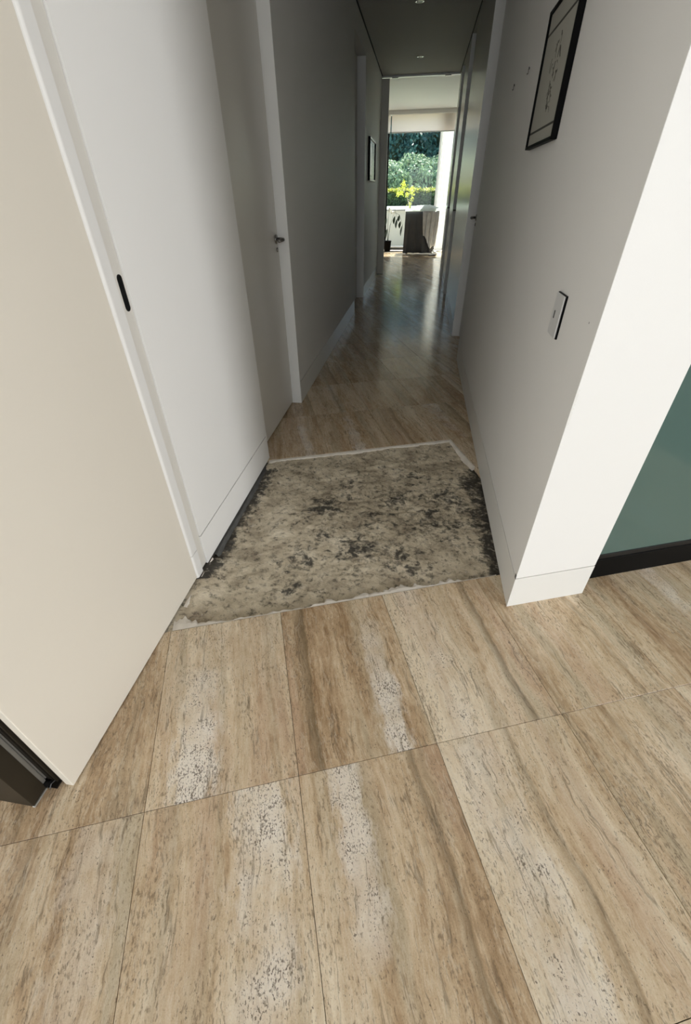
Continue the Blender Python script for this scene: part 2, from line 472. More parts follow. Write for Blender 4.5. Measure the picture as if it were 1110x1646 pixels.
# broken rims of white bedding left round the patch
def rim(pts, wfun, hfun, seed, zb=-0.02, m='lip', n=90):
    bm = bmesh.new(); rings = []
    tot = []
    L_ = [0]
    for a, b in zip(pts, pts[1:]): L_.append(L_[-1] + math.dist(a, b))
    for k in range(n+1):
        s = L_[-1]*k/n
        i = max(q for q in range(len(pts)-1) if L_[q] <= s + 1e-9)
        u = (s - L_[i])/(L_[i+1]-L_[i]); a, b = pts[i], pts[i+1]
        px, py = a[0]+(b[0]-a[0])*u, a[1]+(b[1]-a[1])*u
        d = Vector((b[0]-a[0], b[1]-a[1])).normalized(); nrm = Vector((-d.y, d.x))
        w = max(0.0015, wfun(s, k)); h = hfun(s, k)
        ring = []
        for f, zz in ((0, zb), (0, h), (0.45, h*1.0 + 0.0015*noise.noise(Vector((s*60, seed, 1)))), (0.85, h-0.004), (1.0, h-0.010), (1.05, zb-0.016)):
            jit = 0.18*w*noise.noise(Vector((s*55, seed, f*3)))
            q = (px + nrm.x*(w*f + (jit if f > 0.1 else 0)), py + nrm.y*(w*f + (jit if f > 0.1 else 0)))
            wx, wy = T2W(*q); ring.append(bm.verts.new((wx, wy, zz)))
        rings.append(ring)
    for a, b in zip(rings, rings[1:]):
        for k in range(len(a)-1): bm.faces.new((a[k], a[k+1], b[k+1], b[k]))
    bm.faces.new(rings[0]); bm.faces.new(rings[-1])
    return from_bm('mortar_rim', bm, M[m], floor)
def nz1(s, f, sd): return noise.noise(Vector((s*f, sd, 0.5)))
# along the front edge (runs left to right, crumbs spread into the patch)
fx0, fx1 = -0.44, 0.86
FW_TAB = [(-.44, .030), (-.40, .034), (-.36, .016), (-.30, .010), (-.26, .004), (-.20, .007), (-.12, .004), (-.06, .009), (0, .006), (.07, .004), (.10, .013), (.15, .015), (.18, .006),
          (.24, .010), (.29, .015), (.36, .012), (.42, .016), (.46, .020), (.52, .017), (.56, .006), (.60, .006), (.63, .016), (.68, .017), (.71, .003), (.86, .002)]
def front_w(s):
    x = s + fx0
    for (a, wa), (b, wb) in zip(FW_TAB, FW_TAB[1:]):
        if a <= x <= b: return wa + (wb-wa)*(x-a)/(b-a)
    return .002
rim([(fx0, Y0+.0015), (fx1, Y0+.0015)], lambda s, k: 2.0*front_w(s)*(1 + 0.55*nz1(s, 26, 5) + 0.45*nz1(s, 70, 6)),
    lambda s, k: -0.0015 + 0.0025*nz1(s, 30, 8), 1.0, n=300)
# along the far edge
bl = W2T(XL+0.003, 0)
xl_back = (XL + HOLE_BACK*sa)/ca
rim([(HOLE_RIGHT+.0, HOLE_BACK-.002), (xl_back+.004, HOLE_BACK-.002)], lambda s, k: 0.022 + 0.007*nz1(s, 8, 12) + 0.003*nz1(s, 40, 13),
    lambda s, k: -0.0015 + 0.001*nz1(s, 30, 15), 2.0, n=110)
# along the right-hand tile
rim([(HOLE_RIGHT-.001, 1.93), (HOLE_RIGHT-.001, HOLE_BACK-.004)], lambda s, k: 0.018 + 0.005*nz1(s, 14, 22),
    lambda s, k: -0.002 + 0.001*nz1(s, 30, 25), 3.0, n=40)
# against the near left wall
a0 = W2T(XL+.004, 1.27); a1 = W2T(XL+.004, 0.985)
rim([a0, a1], lambda s, k: 0.0045 + 0.004*nz1(s, 26, 32) + .35*max(0, s-.23), lambda s, k: -0.005 + 0.003*nz1(s, 34, 35), 4.0, n=60)

# ------------------------------------------------------------------ left side of the corridor
wall = struct(box('wall_left', (XL-0.030, 0.349, 0.004), (XL-0.006, 1.136, ZC), M['panel'], None, 0.0015, 1))
# pocket jamb, proud of the panel by a rounded arris
jamb = empty('trim_1', (XL, 1.15, 0)); struct(jamb)
bm = bmesh.new(); add_box(bm, (-0.06, -0.014, 0.121), (0.0, 0.0325, ZC))
bmesh.ops.bevel(bm, geom=[e for e in bm.edges if all(abs(v.co.x) < 1e-5 and v.co.y < -0.01 for v in e.verts)], offset=0.010, segments=5, affect='EDGES', profile=0.5)
from_bm('jamb_board', bm, M['paint'], jamb)
bm = bmesh.new(); add_box(bm, (-0.06, -0.014, 0.0), (0.0, 0.0325, 0.119))
bmesh.ops.bevel(bm, geom=[e for e in bm.edges if all(abs(v.co.x) < 1e-5 and v.co.y < -0.01 for v in e.verts)], offset=0.010, segments=5, affect='EDGES', profile=0.5)
from_bm('jamb_foot', bm, M['paint'], jamb)
# leaf edge of the pocket sliding door with its black edge pull
d1 = empty('door_1', (XL-0.004, 1.2085, 0)); struct(d1)
box('leaf', (-0.75, -0.0225, 0.008), (0.0, 0.0205, ZC-0.01), M['door'], d1, 0.0015, 1)
bm = bmesh.new()
prof = [(0.011*math.cos(a), 0.011*math.sin(a)) for a in [math.pi*k/10 for k in range(11)]]
pts = [(y, 0.036+z) for y, z in prof] + [(-y, -0.036-z) for y, z in prof]
vo = [bm.verts.new((0.0015, y, z)) for y, z in pts]; vi = [bm.verts.new((0.0015, y*.78, z*.93)) for y, z in pts]
vd = [bm.verts.new((0.0007, y*.74, z*.92)) for y, z in pts]; vb = [bm.verts.new((-0.0005, y, z)) for y, z in pts]
n = len(pts)
for k in range(n):
    q = (k+1) % n
    bm.faces.new((vo[k], vo[q], vi[q], vi[k])); bm.faces.new((vi[k], vi[q], vd[q], vd[k])); bm.faces.new((vb[k], vb[q], vo[q], vo[k]))
bm.faces.new(vd[::-1])
for v in bm.verts: v.co.z += 1.066
pull = from_bm('edge_pull', bm, M['blackmetal'], d1)
pull['label'] = 'black recessed edge pull'

def groove_wall(name, y0, y1, sk_h, x=XL, side=-1, thick=0.16, mat=None):
    """flat wall with a skirting board separated by a thin shadow line"""
    xo = x + side*thick
    w = struct(box(name, (min(x, xo), y0, sk_h+0.003), (max(x, xo), y1, ZC), mat or M['paint']))
    return w
M['liftedpaint'] = plain('lightened_paint', (0.85, 0.84, 0.815), 0.5, spec=0.3)  # wall paint made whiter to stand in for light on this stretch
groove_wall('wall_left', 1.2315, 2.155, 0.150, mat=M['liftedpaint'])
def skirting(name, a, b, h=0.15, z0=0.0):
    s = struct(box(name, a, b, M['skirt'], None, 0.0008, 1))
    return s
def groove(x0, x1, y0, y1, h):
    o = box('trim_2', (x0, y0, h-0.001), (x1, y1, h+0.004), M['groove']); struct(o); return o
SK = 0.148
struct(box('baseboard_left', (XL-0.16, 1.2315, 0.0), (XL+0.0008, 2.155, SK), M['liftedpaint']))
groove(XL-0.15, XL-0.004, 1.232, 2.154, SK)
# dark slab edge painting the shade under the skirting where the patch was cut
ledge = box('dark_slab_edge', (XL-0.03, 1.24, -BED), (XL-0.006, 2.3, -0.006), M['slab'], floor)
# membrane curling up along the left edge of the patch
bm = bmesh.new(); prev = None
for k in range(61):
    y = 1.30 + 0.85*k/60
    z = -0.010 + 0.005*nz1(y, 7, 3); o = 0.008 + 0.004*nz1(y, 11, 9)
    r = [bm.verts.new(p) for p in ((XL-0.004, y, z+0.002), (XL+o, y, z), (XL+o+0.006, y, z-0.012), (XL+o+0.012, y, -0.036))]
    if prev:
        for q in range(3): bm.faces.new((prev[q], prev[q+1], r[q+1], r[q]))
    prev = r
M['membrane'] = plain('grey_membrane', (0.085, 0.085, 0.08), 0.6, var=.5, vscale=30)
from_bm('membrane_strip', bm, M['membrane'], floor)

def lever(parent, loc, side):
    """lever handle on a round rose; side is the direction out of the leaf along x"""
    h = empty('handle', loc); h.parent = parent
    bm = bmesh.new(); add_lathe(bm, [(0.024, 0.0), (0.026, side*0.004), (0.024, side*0.009), (0.010, side*0.010), (0.010, side*0.012)], 28, axis='x')
    rose = from_bm('rose', bm, M['chrome'], h, True)
    bm = bmesh.new(); add_tube(bm, [(side*0.010, 0, 0), (side*0.040, 0, 0), (side*0.050, -0.006, 0), (side*0.054, -0.022, 0), (side*0.054, -0.115, -0.001)], [0.010, 0.010, 0.0105, 0.010, 0.009], 14)
    lv = from_bm('lever', bm, M['chrome'], h, True)
    bm = bmesh.new(); add_lathe(bm, [(0.013, side*0.003), (0.013, side*0.009), (0.006, side*0.0105)], 20, c=(0, 0, -0.055), axis='x')
    from_bm('lock', bm, M['chrome'], h, True)
    return h

def recessed_door(name, x_face, x_leaf, y0, y1, head, side, handle_y=None, handle_z=1.07, wallname='wall_left'):
    """a door leaf set back from the wall face, with its far reveal and head"""
    d = empty(name, (x_leaf, (y0+y1)/2, 0)); struct(d)
    out = -side
    lo, hi = sorted((0.0, side*0.04))
    yc = (y0+y1)/2
    box('leaf', (lo, y0-yc+0.004, 0.010), (hi, y1-yc-0.006, head-0.004), M['door'], d, 0.0015, 1)
    f0, f1 = sorted((x_face - x_leaf, side*0.06))
    box('reveal', (f0, y1-yc, 0.0), (f1, y1-yc+0.012, head), M['edge'], d)
    box('reveal', (f0, y0-yc-0.012, 0.0), (f1, y0-yc, head), M['edge'], d)
    box('gap_backing', (side*0.05, y0-yc, 0.0), (side*0.07, y1-yc, head), M['gap'], d)  # dark sheet behind the leaf, shade of its gaps put into colour
    if handle_y is not None: lever(d, (0, handle_y-yc, handle_z), out)
    if head < ZC - 0.01:
        struct(box('trim_3', (min(x_face, x_face+side*0.16), y0-0.012, head), (max(x_face, x_face+side*0.16), y1+0.012, ZC), M['paint']))
    return d
recessed_door('door_2', XL, -0.876, 2.167, 3.027, ZC, -1, 2.972, 1.072)
groove_wall('wall_left', 3.039, 6.20, 0.160)
struct(box('baseboard_left', (XL-0.16, 3.039, 0.0), (XL+0.0008, 6.20, 0.158), M['skirt']))
groove(XL-0.15, XL-0.004, 3.04, 6.19, 0.158)
recessed_door('door_3', XL, -0.915, 6.212, 7.293, 2.63, -1, 6.36, 1.10)
groove_wall('wall_left', 7.305, YE, 0.160)
struct(box('baseboard_left', (XL-0.16, 7.305, 0.0), (XL+0.0008, YE, 0.158), M['skirt']))
groove(XL-0.15, XL-0.004, 7.31, YE-.01, 0.158)
# sliding leaf that closes the corridor end, mostly pushed back into the left wall
d5 = empty('door_4', (-0.75, YE+0.02, 0)); struct(d5)
box('leaf', (-0.50, -0.02, 0.014), (0.065, 0.02, ZC-0.03), M['door'], d5, 0.002, 1)
box('gap_strip', (-0.15, -0.012, 0.003), (0.06, 0.012, 0.014), M['gap'], d5)  # dark strip filling the undercut, painting its shade
tr = box('track', (-0.059, -0.03, ZC-0.022), (1.192, 0.03, ZC-0.002), M['alu'], d5)
for xx in (0.10, 0.95):
    box('roller', (xx, -0.026, ZC-0.034), (xx+0.10, 0.026, ZC-0.022), M['alu'], d5, 0.003)

# bronze sliding door frame behind the near left corner
fr = empty('window_2', (-0.887, 0.31, 0)); struct(fr)
box('stile', (-0.30, -0.020, 0.0), (0.0, 0.026, 2.6), M['bronze'], fr, 0.0012, 1)
box('cover_strip', (-0.016, 0.026, 0.022), (-0.001, 0.036, 2.6), M['alu'], fr, 0.001, 1)
box('cover_strip', (-0.010, 0.037, 0.030), (0.001, 0.040, 2.6), M['alu'], fr)
box('jamb', (-0.20, 0.046, 0.0), (0.052, 0.075, 2.6), M['darkbronze'], fr)
box('bead', (0.016, 0.042, 0.0), (0.022, 0.047, 2.6), M['bronze'], fr)
box('bead', (-0.004, 0.041, 0.0), (0.010, 0.047, 2.6), M['darkbronze'], fr)
bm = bmesh.new(); add_lathe(bm, [(0.004, -0.006), (0.009, -0.006), (0.009, 0.006), (0.004, 0.006)], 20, c=(0.004, 0.032, 0.011), axis='x')
from_bm('roller', bm, M['blackmetal'], fr)
bm = bmesh.new(); add_tube(bm, [(0.012, 0.024, 0.004), (0.013, 0.032, 0.013), (0.013, 0.042, 0.007)], 0.0016, 8)
from_bm('catch', bm, M['grey'], fr)
box('bottom_track', (-0.20, 0.027, 0.0), (0.030, 0.046, 0.005), M['darkbronze'], fr)
box('foot', (-0.004, -0.022, 0.0), (0.004, 0.024, 0.006), M['alu'], fr, 0.001, 1)

# ------------------------------------------------------------------ right side of the corridor
c0 = (XR, 1.1535); c1 = (0.749, 1.2655)
cw = struct(prism('wall_right', [c0, c1, (0.706, 1.40), (0.706, 4.247), (XR, 4.247)], 0.152, ZC, M['paint'], None, 0.0018))
k0 = (XR-0.0007, 1.153)
struct(prism('baseboard_right', [k0, (c1[0]+.0003, c1[1]-.0007), (0.706, 1.40), (0.706, 4.247), (XR-0.0007, 4.247)], 0.0, 0.149, M['skirt'], None, 0.0008))
struct(prism('trim_4', [(XR+.003, 1.158), (0.744, 1.268), (0.703, 1.40), (0.703, 4.24), (XR+.003, 4.24)], 0.148, 0.153, M['groove']))
notch = struct(box('trim_4', (XR-0.0012, 1.1545, 0.150), (XR+0.001, 1.1665, 0.168), M['grey']))
recessed_door('door_5', XR, 0.522, 4.259, 5.113, ZC, 1, 5.02, 1.10)
def right_wall(y0, y1):
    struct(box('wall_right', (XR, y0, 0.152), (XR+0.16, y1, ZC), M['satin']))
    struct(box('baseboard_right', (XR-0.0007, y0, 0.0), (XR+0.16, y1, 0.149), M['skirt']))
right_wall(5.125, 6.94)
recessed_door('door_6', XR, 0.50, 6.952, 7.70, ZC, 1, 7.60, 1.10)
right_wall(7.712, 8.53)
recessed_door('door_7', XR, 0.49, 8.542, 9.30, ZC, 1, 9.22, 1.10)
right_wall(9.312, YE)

# ------------------------------------------------------------------ glass screen beside the pier
gs = empty('glass_screen', (*T2W(1.20, 0.99), 0), A)
thing(gs, 'dark teal glass screen with a black bottom rail beside the white pier', 'glass screen')
M['teal'] = plain('teal_glass', (0.080, 0.132, 0.116), 0.12, spec=0.55)
box('pane', (-0.045, 0.004, 0.10), (1.30, 0.016, 2.70), M['teal'], gs)
box('bottom_rail', (-0.050, -0.003, 0.0), (1.30, 0.022, 0.104), M['black'], gs, 0.002, 1)
box('rail_rim', (-0.045, 0.000, 0.104), (1.30, 0.020, 0.128), M['blackmetal'], gs, 0.002, 1)  # slightly lighter black band above the rail
box('stile', (-0.062, -0.003, 0.0), (-0.041, 0.022, 2.74), M['black'], gs)
box('top_rail', (-0.050, -0.003, 2.70), (1.30, 0.022, 2.76), M['black'], gs)

# ------------------------------------------------------------------ ceiling and the shell of the near room
cl = struct(box('ceiling', (-3.4, -3.8, ZC), (6.7, YE, ZC+0.12), M['ceil']))
struct(box('trim_5', (XL+0.001, 0.36, ZC-0.010), (XL+0.012, YE-.04, ZC-0.001), M['gap']))  # dark strips on both sides paint the shade of a ceiling shadow gap
struct(box('trim_5', (XR-0.010, 1.2, ZC-0.010), (XR-0.001, YE-.04, ZC-0.001), M['gap']))
struct(box('wall_back', (-3.4, -3.75, 0), (6.7, -3.65, ZC), M['paint']))
struct(box('wall_side', (6.58, -3.65, 0), (6.7, 2.0, ZC), M['paint']))
struct(box('wall_front', (1.9, 1.95, 0), (6.58, 2.05, ZC), M['paint']))
struct(box('wall_side_left', (-3.4, -3.65, 0), (-3.3, 0.29, ZC), M['paint']))
struct(box('wall_left_end', (-3.3, 0.40, 0), (-1.09, 0.48, ZC), M['paint']))

# ------------------------------------------------------------------ things on the right wall
pf = empty('framed_picture', (XR, 2.25, 1.425))
thing(pf, 'thin black frame with a faint ink drawing on the right wall', 'picture')
FW, FH, FD = 0.23, 0.395, 0.022
def frame_bar(y0, y1, z0, z1): return box('frame_bar', (-FD, y0, z0), (-0.0005, y1, z1), M['black'], pf, 0.001, 1)
frame_bar(-FW, -FW+0.009, 0, FH); frame_bar(FW-0.009, FW, 0, FH); frame_bar(-FW+0.009, FW-0.009, 0, 0.010); frame_bar(-FW+0.009, FW-0.009, FH-0.010, FH)
M['paper'] = plain('drawing_paper', (0.40, 0.39, 0.34), 0.5, var=0.06, vscale=6)
M['ink'] = plain('ink_line', (0.035, 0.032, 0.026), 0.6)
M['inkpale'] = plain('ink_wash', (0.17, 0.16, 0.135), 0.6)
pap = box('paper', (-0.014, -FW+0.009, 0.010), (-0.002, FW-0.009, FH-0.010), M['paper'], pf)
box('ruled_line', (-0.0146, -FW+0.012, 0.046), (-0.014, FW-0.012, 0.053), M['ink'], pf)
box('ruled_line', (-0.0146, -FW+0.012, 0.325), (-0.014, FW-0.012, 0.332), M['ink'], pf)
r2 = random.Random(5)
def stroke(pts, w, m):
    bm = bmesh.new(); rows = []
    for i, (y, z) in enumerate(pts):
        j = min(i+1, len(pts)-1); k = max(i-1, 0)
        dy, dz = pts[j][0]-pts[k][0], pts[j][1]-pts[k][1]; l = math.hypot(dy, dz) or 1
        ww = w*(0.35+0.65*math.sin(math.pi*(i+.5)/len(pts)))
        rows.append([bm.verts.new((xx, y - s*dz/l*ww, z + s*dy/l*ww)) for xx in (-0.0139, -0.0147) for s in (-1, 1)])
    for a, b in zip(rows, rows[1:]):
        bm.faces.new((a[2], a[3], b[3], b[2])); bm.faces.new((a[0], a[2], b[2], b[0])); bm.faces.new((a[3], a[1], b[1], b[3]))
    return from_bm('ink_stroke', bm, m, pf)
for q in range(34):
    zc = 0.100 + 0.185*q/33 + r2.uniform(-.01, .01); yc = r2.gauss(-0.01, 0.030) + 0.012*math.sin(q*.7)
    ang = r2.uniform(0, 6.28); ln = r2.uniform(.012, .045)
    pts = [(yc + math.cos(ang + t*r2.uniform(-.4, 1.2))*ln*(t-.5), zc + math.sin(ang + t*.8)*ln*(t-.5)) for t in [k/6 for k in range(7)]]
    stroke(pts, r2.uniform(.0015, .0042), M['ink'] if q % 3 == 0 else M['inkpale'])

M['glare'] = M['white']
sw = empty('light_switch', (XR, 1.4775, 0.974))
thing(sw, 'grey-white switch plate with a small dark rocker on the right wall', 'light switch')
box('dark_base', (-0.0055, -0.044, -0.0600), (-0.0005, 0.044, 0.0600), M['black'], sw)  # black base paints the shadow at the plate's near side
box('face_plate', (-0.0100, -0.040, -0.0585), (-0.0055, 0.043, 0.0585), M['white'], sw, 0.0015, 2)
box('rocker', (-0.0118, 0.010, -0.010), (-0.0095, 0.017, 0.012), M['grey'], sw, 0.0006, 1)

def hook(y, z, label):
    h = empty('picture_hook', (XR, y, z)); thing(h, label, 'hook')
    bm = bmesh.new(); add_lathe(bm, [(0.002, -0.006), (0.0055, -0.0055), (0.0055, -0.003), (0.0025, -0.0005)], 14, axis='x')
    from_bm('nail_head', bm, M['grey'], h)
    bm = bmesh.new(); add_tube(bm, [(-0.0045, 0, -0.002), (-0.0045, 0.001, -0.016), (-0.007, 0.001, -0.021), (-0.009, 0.001, -0.015)], [0.0022, 0.0022, 0.0025, 0.0018], 8)
    from_bm('hook_wire', bm, M['chrome'], h)
hook(2.875, 1.738, 'small bare picture hook beside the black framed picture')
hook(3.285, 1.743, 'small bare picture hook nearer the blue-grey door jamb')
bm = bmesh.new(); add_lathe(bm, [(0.0018, -0.0012), (0.0026, -0.001), (0.0026, -0.0002)], 12, axis='x')
nl = from_bm('nail', bm, M['groove'], None, False, (XR, 1.217, 1.011))
thing(nl, 'tiny nail head near the pier corner right of the light switch', 'nail')
# chipped pier corner patched with filler
bm = bmesh.new()
for k, z in enumerate((0.845, 0.812, 0.775)):
    q0 = [(XR + 0.0075*abs(math.sin(1.7*q+k)) + 0.0015, z + 0.018 - 0.036*q/6) for q in range(7)]
    lo = [bm.verts.new((XR-0.0002, 1.1530, zz)) for _, zz in q0]
    hi = [bm.verts.new((xx, 1.1535 + (xx-XR)*0.365 - 0.0007, zz)) for xx, zz in q0]
    for q in range(6): bm.faces.new((lo[q], lo[q+1], hi[q+1], hi[q]))
chip = from_bm('trim_6', bm, M['skirt']); struct(chip)

# far picture on the left wall
p2 = empty('framed_picture', (XL, 8.11, 1.46))
thing(p2, 'far framed picture with pale edges on the left wall near the window', 'picture')
def bar2(a, b, m): return box('frame_bar', a, b, m, p2, 0.001, 1)
bar2((0.0005, -0.42, 0), (0.03, -0.40, 0.48), M['black']); bar2((0.0005, 0.42, 0), (0.03, 0.44, 0.48), M['black'])
bar2((0.0005, -0.40, 0), (0.03, 0.42, 0.02), M['edge']); bar2((0.0005, -0.40, 0.46), (0.03, 0.42, 0.48), M['edge'])
M['print'] = plain('dark_print', (0.02, 0.028, 0.018), 0.2)
box('print', (0.002, -0.40, 0.02), (0.016, 0.42, 0.46), M['print'], p2)
box('mount', (0.0162, -0.38, 0.06), (0.018, -0.06, 0.42), M['white'], p2)

# ------------------------------------------------------------------ downlights
def downlight(y, x, label):
    d = empty('downlight', (x, y, ZC)); thing(d, label, 'downlight', 'recessed ceiling downlights')
    bm = bmesh.new()
    prof = [(0.026, -0.001), (0.030, -0.006), (0.044, -0.006), (0.048, -0.003), (0.048, -0.0005)]
    rings = [[bm.verts.new((r*math.cos(2*math.pi*k/28), r*math.sin(2*math.pi*k/28), z)) for k in range(28)] for r, z in prof]
    for a, b in zip(rings, rings[1:]):
        for k in range(28): bm.faces.new((a[k], a[(k+1) % 28], b[(k+1) % 28], b[k]))
    from_bm('trim_ring', bm, M['chrome'], d, True)
    bm = bmesh.new(); add_lathe(bm, [(0.026, -0.0005), (0.024, -0.004), (0.010, -0.0055)], 24)
    from_bm('lens', bm, M['white'], d, True)
downlight(6.5, -0.185, 'round recessed ceiling downlight at the top of the photo')
downlight(8.63, -0.19, 'farther recessed downlight just before the sliding track')

# ------------------------------------------------------------------ far room
ZF = 2.98
M['farpaint'] = plain('far_room_paint', (0.80, 0.78, 0.74), 0.6)
struct(box('ceiling', (-3.0, YE+0.05, ZF), (2.4, 14.62, ZF+0.1), M['farpaint']))
struct(box('wall_far_left', (-3.1, YE+0.05, 0), (-3.0, 14.62, ZF), M['farpaint']))
struct(box('wall_far_right', (2.4, YE+0.05, 0), (2.5, 14.62, ZF), M['farpaint']))
struct(box('wall_end', (-3.0, YE+0.045, 0), (XL-0.16, YE+0.145, ZF), M['farpaint']))
struct(box('wall_end', (XR+0.16, YE, 0), (2.4, YE+0.10, ZF), M['farpaint']))
struct(box('wall_end', (XL-0.16, YE+0.045, ZC), (XR+0.16, YE+0.10, ZF), M['farpaint']))
struct(box('wall_window', (-3.0, 14.62, 0), (-1.9, 14.74, ZF), M['farpaint']))
struct(box('wall_window', (1.5, 14.62, 0), (2.4, 14.74, ZF), M['farpaint']))
struct(box('wall_window', (-1.9, 14.62, 2.96), (1.5, 14.74, ZF), M['farpaint']))
struct(box('trim_7', (-1.9, 14.36, 2.90), (1.5, 14.60, ZF-0.001), M['farpaint']))
M['glass'], N, L, B = new_mat('window_glass')
N.remove(B)
tp = N.new('ShaderNodeBsdfTransparent'); tp.inputs[0].default_value = (0.93, 0.96, 0.95, 1)
gl = N.new('ShaderNodeBsdfGlossy'); gl.inputs['Roughness'].default_value = 0.02
fz0 = N.new('ShaderNodeFresnel'); fz0.inputs[0].default_value = 1.45
geo = N.new('ShaderNodeNewGeometry')
inv = N.new('ShaderNodeMath'); inv.operation = 'SUBTRACT'; inv.inputs[0].default_value = 1.0
fz = N.new('ShaderNodeMath'); fz.operation = 'MULTIPLY'
L.new(geo.outputs['Backfacing'], inv.inputs[1]); L.new(fz0.outputs[0], fz.inputs[0]); L.new(inv.outputs[0], fz.inputs[1])
ms = N.new('ShaderNodeMixShader')
L.new(fz.outputs[0], ms.inputs[0]); L.new(tp.outputs[0], ms.inputs[1]); L.new(gl.outputs[0], ms.inputs[2])
L.new(ms.outputs[0], N['Material Output'].inputs[0])
wn = empty('window_1', (-0.3, 14.67, 0)); struct(wn)
box('stile', (-0.76, -0.03, 0.0), (-0.69, 0.03, 2.96), M['black'], wn)
box('stile', (0.62, -0.03, 0.0), (0.70, 0.03, 2.96), M['edge'], wn)
box('stile', (-1.6, -0.03, 0), (-1.53, 0.03, 2.96), M['black'], wn)
box('stile', (1.73, -0.03, 0), (1.80, 0.03, 2.96), M['black'], wn)
box('bottom_rail', (-1.53, -0.03, 0.0), (1.73, 0.03, 0.035), M['black'], wn)
box('bottom_rail', (-1.53, -0.034, 0.036), (1.73, 0.03, 0.085), M['edge'], wn)
box('top_rail', (-1.53, -0.03, 2.90), (1.73, 0.03, 2.96), M['black'], wn)
box('pane', (-0.69, -0.004, 0.085), (0.62, 0.004, 2.90), M['glass'], wn)
box('pane', (-1.53, -0.004, 0.085), (-0.76, 0.004, 2.90), M['glass'], wn)
box('pane', (0.70, -0.004, 0.085), (1.73, 0.004, 2.90), M['glass'], wn)
# roller blinds
def cloth_mat(name, col, trans):
    m, N, L, B = new_mat(name)
    B.inputs['Base Color'].default_value = (*col, 1); B.inputs['Roughness'].default_value = 0.85; B.inputs['Specular IOR Level'].default_value = 0.15
    t = N.new('ShaderNodeBsdfTranslucent'); t.inputs[0].default_value = (*col, 1)
    mx = N.new('ShaderNodeMixShader'); mx.inputs[0].default_value = trans
    L.new(B.outputs[0], mx.inputs[1]); L.new(t.outputs[0], mx.inputs[2]); L.new(mx.outputs[0], N['Material Output'].inputs[0])
    return m
M['blind'] = cloth_mat('blind_fabric', (0.90, 0.82, 0.77), 0.68)
M['sheer'] = cloth_mat('sheer_curtain', (0.88, 0.87, 0.84), 0.55)
def blind(x0, x1, label):
    b = empty('roller_blind', ((x0+x1)/2, 14.46, 2.58)); thing(b, label, 'blind', 'roller blinds on the far window')
    w = (x1-x0)/2
    box('fabric', (-w, -0.002, 0.0), (w, 0.002, 0.36), M['blind'], b)
    box('bottom_bar', (-w, -0.008, -0.022), (w, 0.008, 0.0), M['white'], b, 0.003, 1)
    bm = bmesh.new(); add_lathe(bm, [(0.028, -w), (0.028, w)], 18, c=(0, 0.032, 0.34), axis='x')
    from_bm('roller_tube', bm, M['blind'], b, False)
blind(-0.93, 0.66, 'wide cream roller blind half lowered above the drop sheets')
blind(-1.75, -0.955, 'narrow cream roller blind left of the gap in the blinds')
# white curtain gathered at the right of the window
bm = bmesh.new(); rows = []
for k in range(64):
    x = 0.355 + 0.30*k/63; y = 14.53 + 0.035*math.sin(k*.9) + 0.01*math.sin(k*2.3)
    rows.append([bm.verts.new((x, y + 0.01*math.sin(k*.9+z)*z*.3, z)) for z in (0.02, 0.6, 1.2, 1.8, 2.4, 2.88)])
for a, b in zip(rows, rows[1:]):
    for k in range(5): bm.faces.new((a[k], b[k], b[k+1], a[k+1]))
cu = from_bm('curtain', bm, M['sheer'], None, True)
thing(cu, 'white sheer curtain hanging gathered at the right of the far window', 'curtain')

# table under the drop sheets
tb = empty('table', (0.02, 13.98, 0)); thing(tb, 'high table hidden under drop sheets by the far window', 'table')
M['wood'] = plain('table_wood', (0.20, 0.13, 0.08), 0.5)
box('tabletop', (-0.40, -0.30, 0.885), (0.40, 0.30, 0.925), M['wood'], tb, 0.004, 1)
for sx in (-1, 1):
    for sy in (-1, 1):
        box('leg', (sx*0.36-0.02, sy*0.26-0.02, 0.0), (sx*0.36+0.02, sy*0.26+0.02, 0.885), M['wood'], tb)
def sheet(name, ftop, fbot, n, nz, m, yfun, thick=0.004):
    bm = bmesh.new(); rows = []
    for k in range(n+1):
        u = k/n
        xt, zt = ftop(u); xb, zb = fbot(u)
        col = []
        for q in range(nz+1):
            v = q/nz; e = v**1.4
            x = xt + (xb-xt)*e; z = zt + (zb-zt)*v
            col.append(bm.verts.new((x, yfun(u, v), z)))
        rows.append(col)
    for a, b in zip(rows, rows[1:]):
        for q in range(nz): bm.faces.new((a[q], a[q+1], b[q+1], b[q]))
    o = from_bm(name, bm, m, None, True)
    md = o.modifiers.new('solid', 'SOLIDIFY'); md.thickness = thick; md.offset = 0
    return o
M['darkcloth'] = plain('charcoal_cloth', (0.105, 0.104, 0.112), 0.95, var=.2, vscale=5)
M['greycloth'] = plain('grey_cloth', (0.78, 0.78, 0.80), 0.9, var=.25, vscale=9)
ds = sheet('drop_sheet', lambda u: (-0.42 + 0.70*u, 0.945), lambda u: (-0.44 + 0.86*u, 0.015 + 0.04*max(0, u-.75)), 60, 16, M['darkcloth'],
           lambda u, v: 13.66 - 0.02 - 0.03*v*(1+math.sin(u*23)) - 0.012*math.sin(u*51+v*3)*v)
thing(ds, 'charcoal drop sheet draped to the floor over the far table', 'drop sheet')
gs2 = sheet('drop_sheet', lambda u: (0.03 + 0.42*u, 0.955), lambda u: (0.075 + 0.35*u, 0.42 - 0.27*min(1, u*1.6) + 0.04*math.sin(u*9)), 50, 14, M['greycloth'],
            lambda u, v: 13.54 - 0.022*math.sin(u*21+v*2) - 0.012*math.sin(u*44+v*5))
thing(gs2, 'crumpled pale grey drop sheet hanging over the right of the table', 'drop sheet')
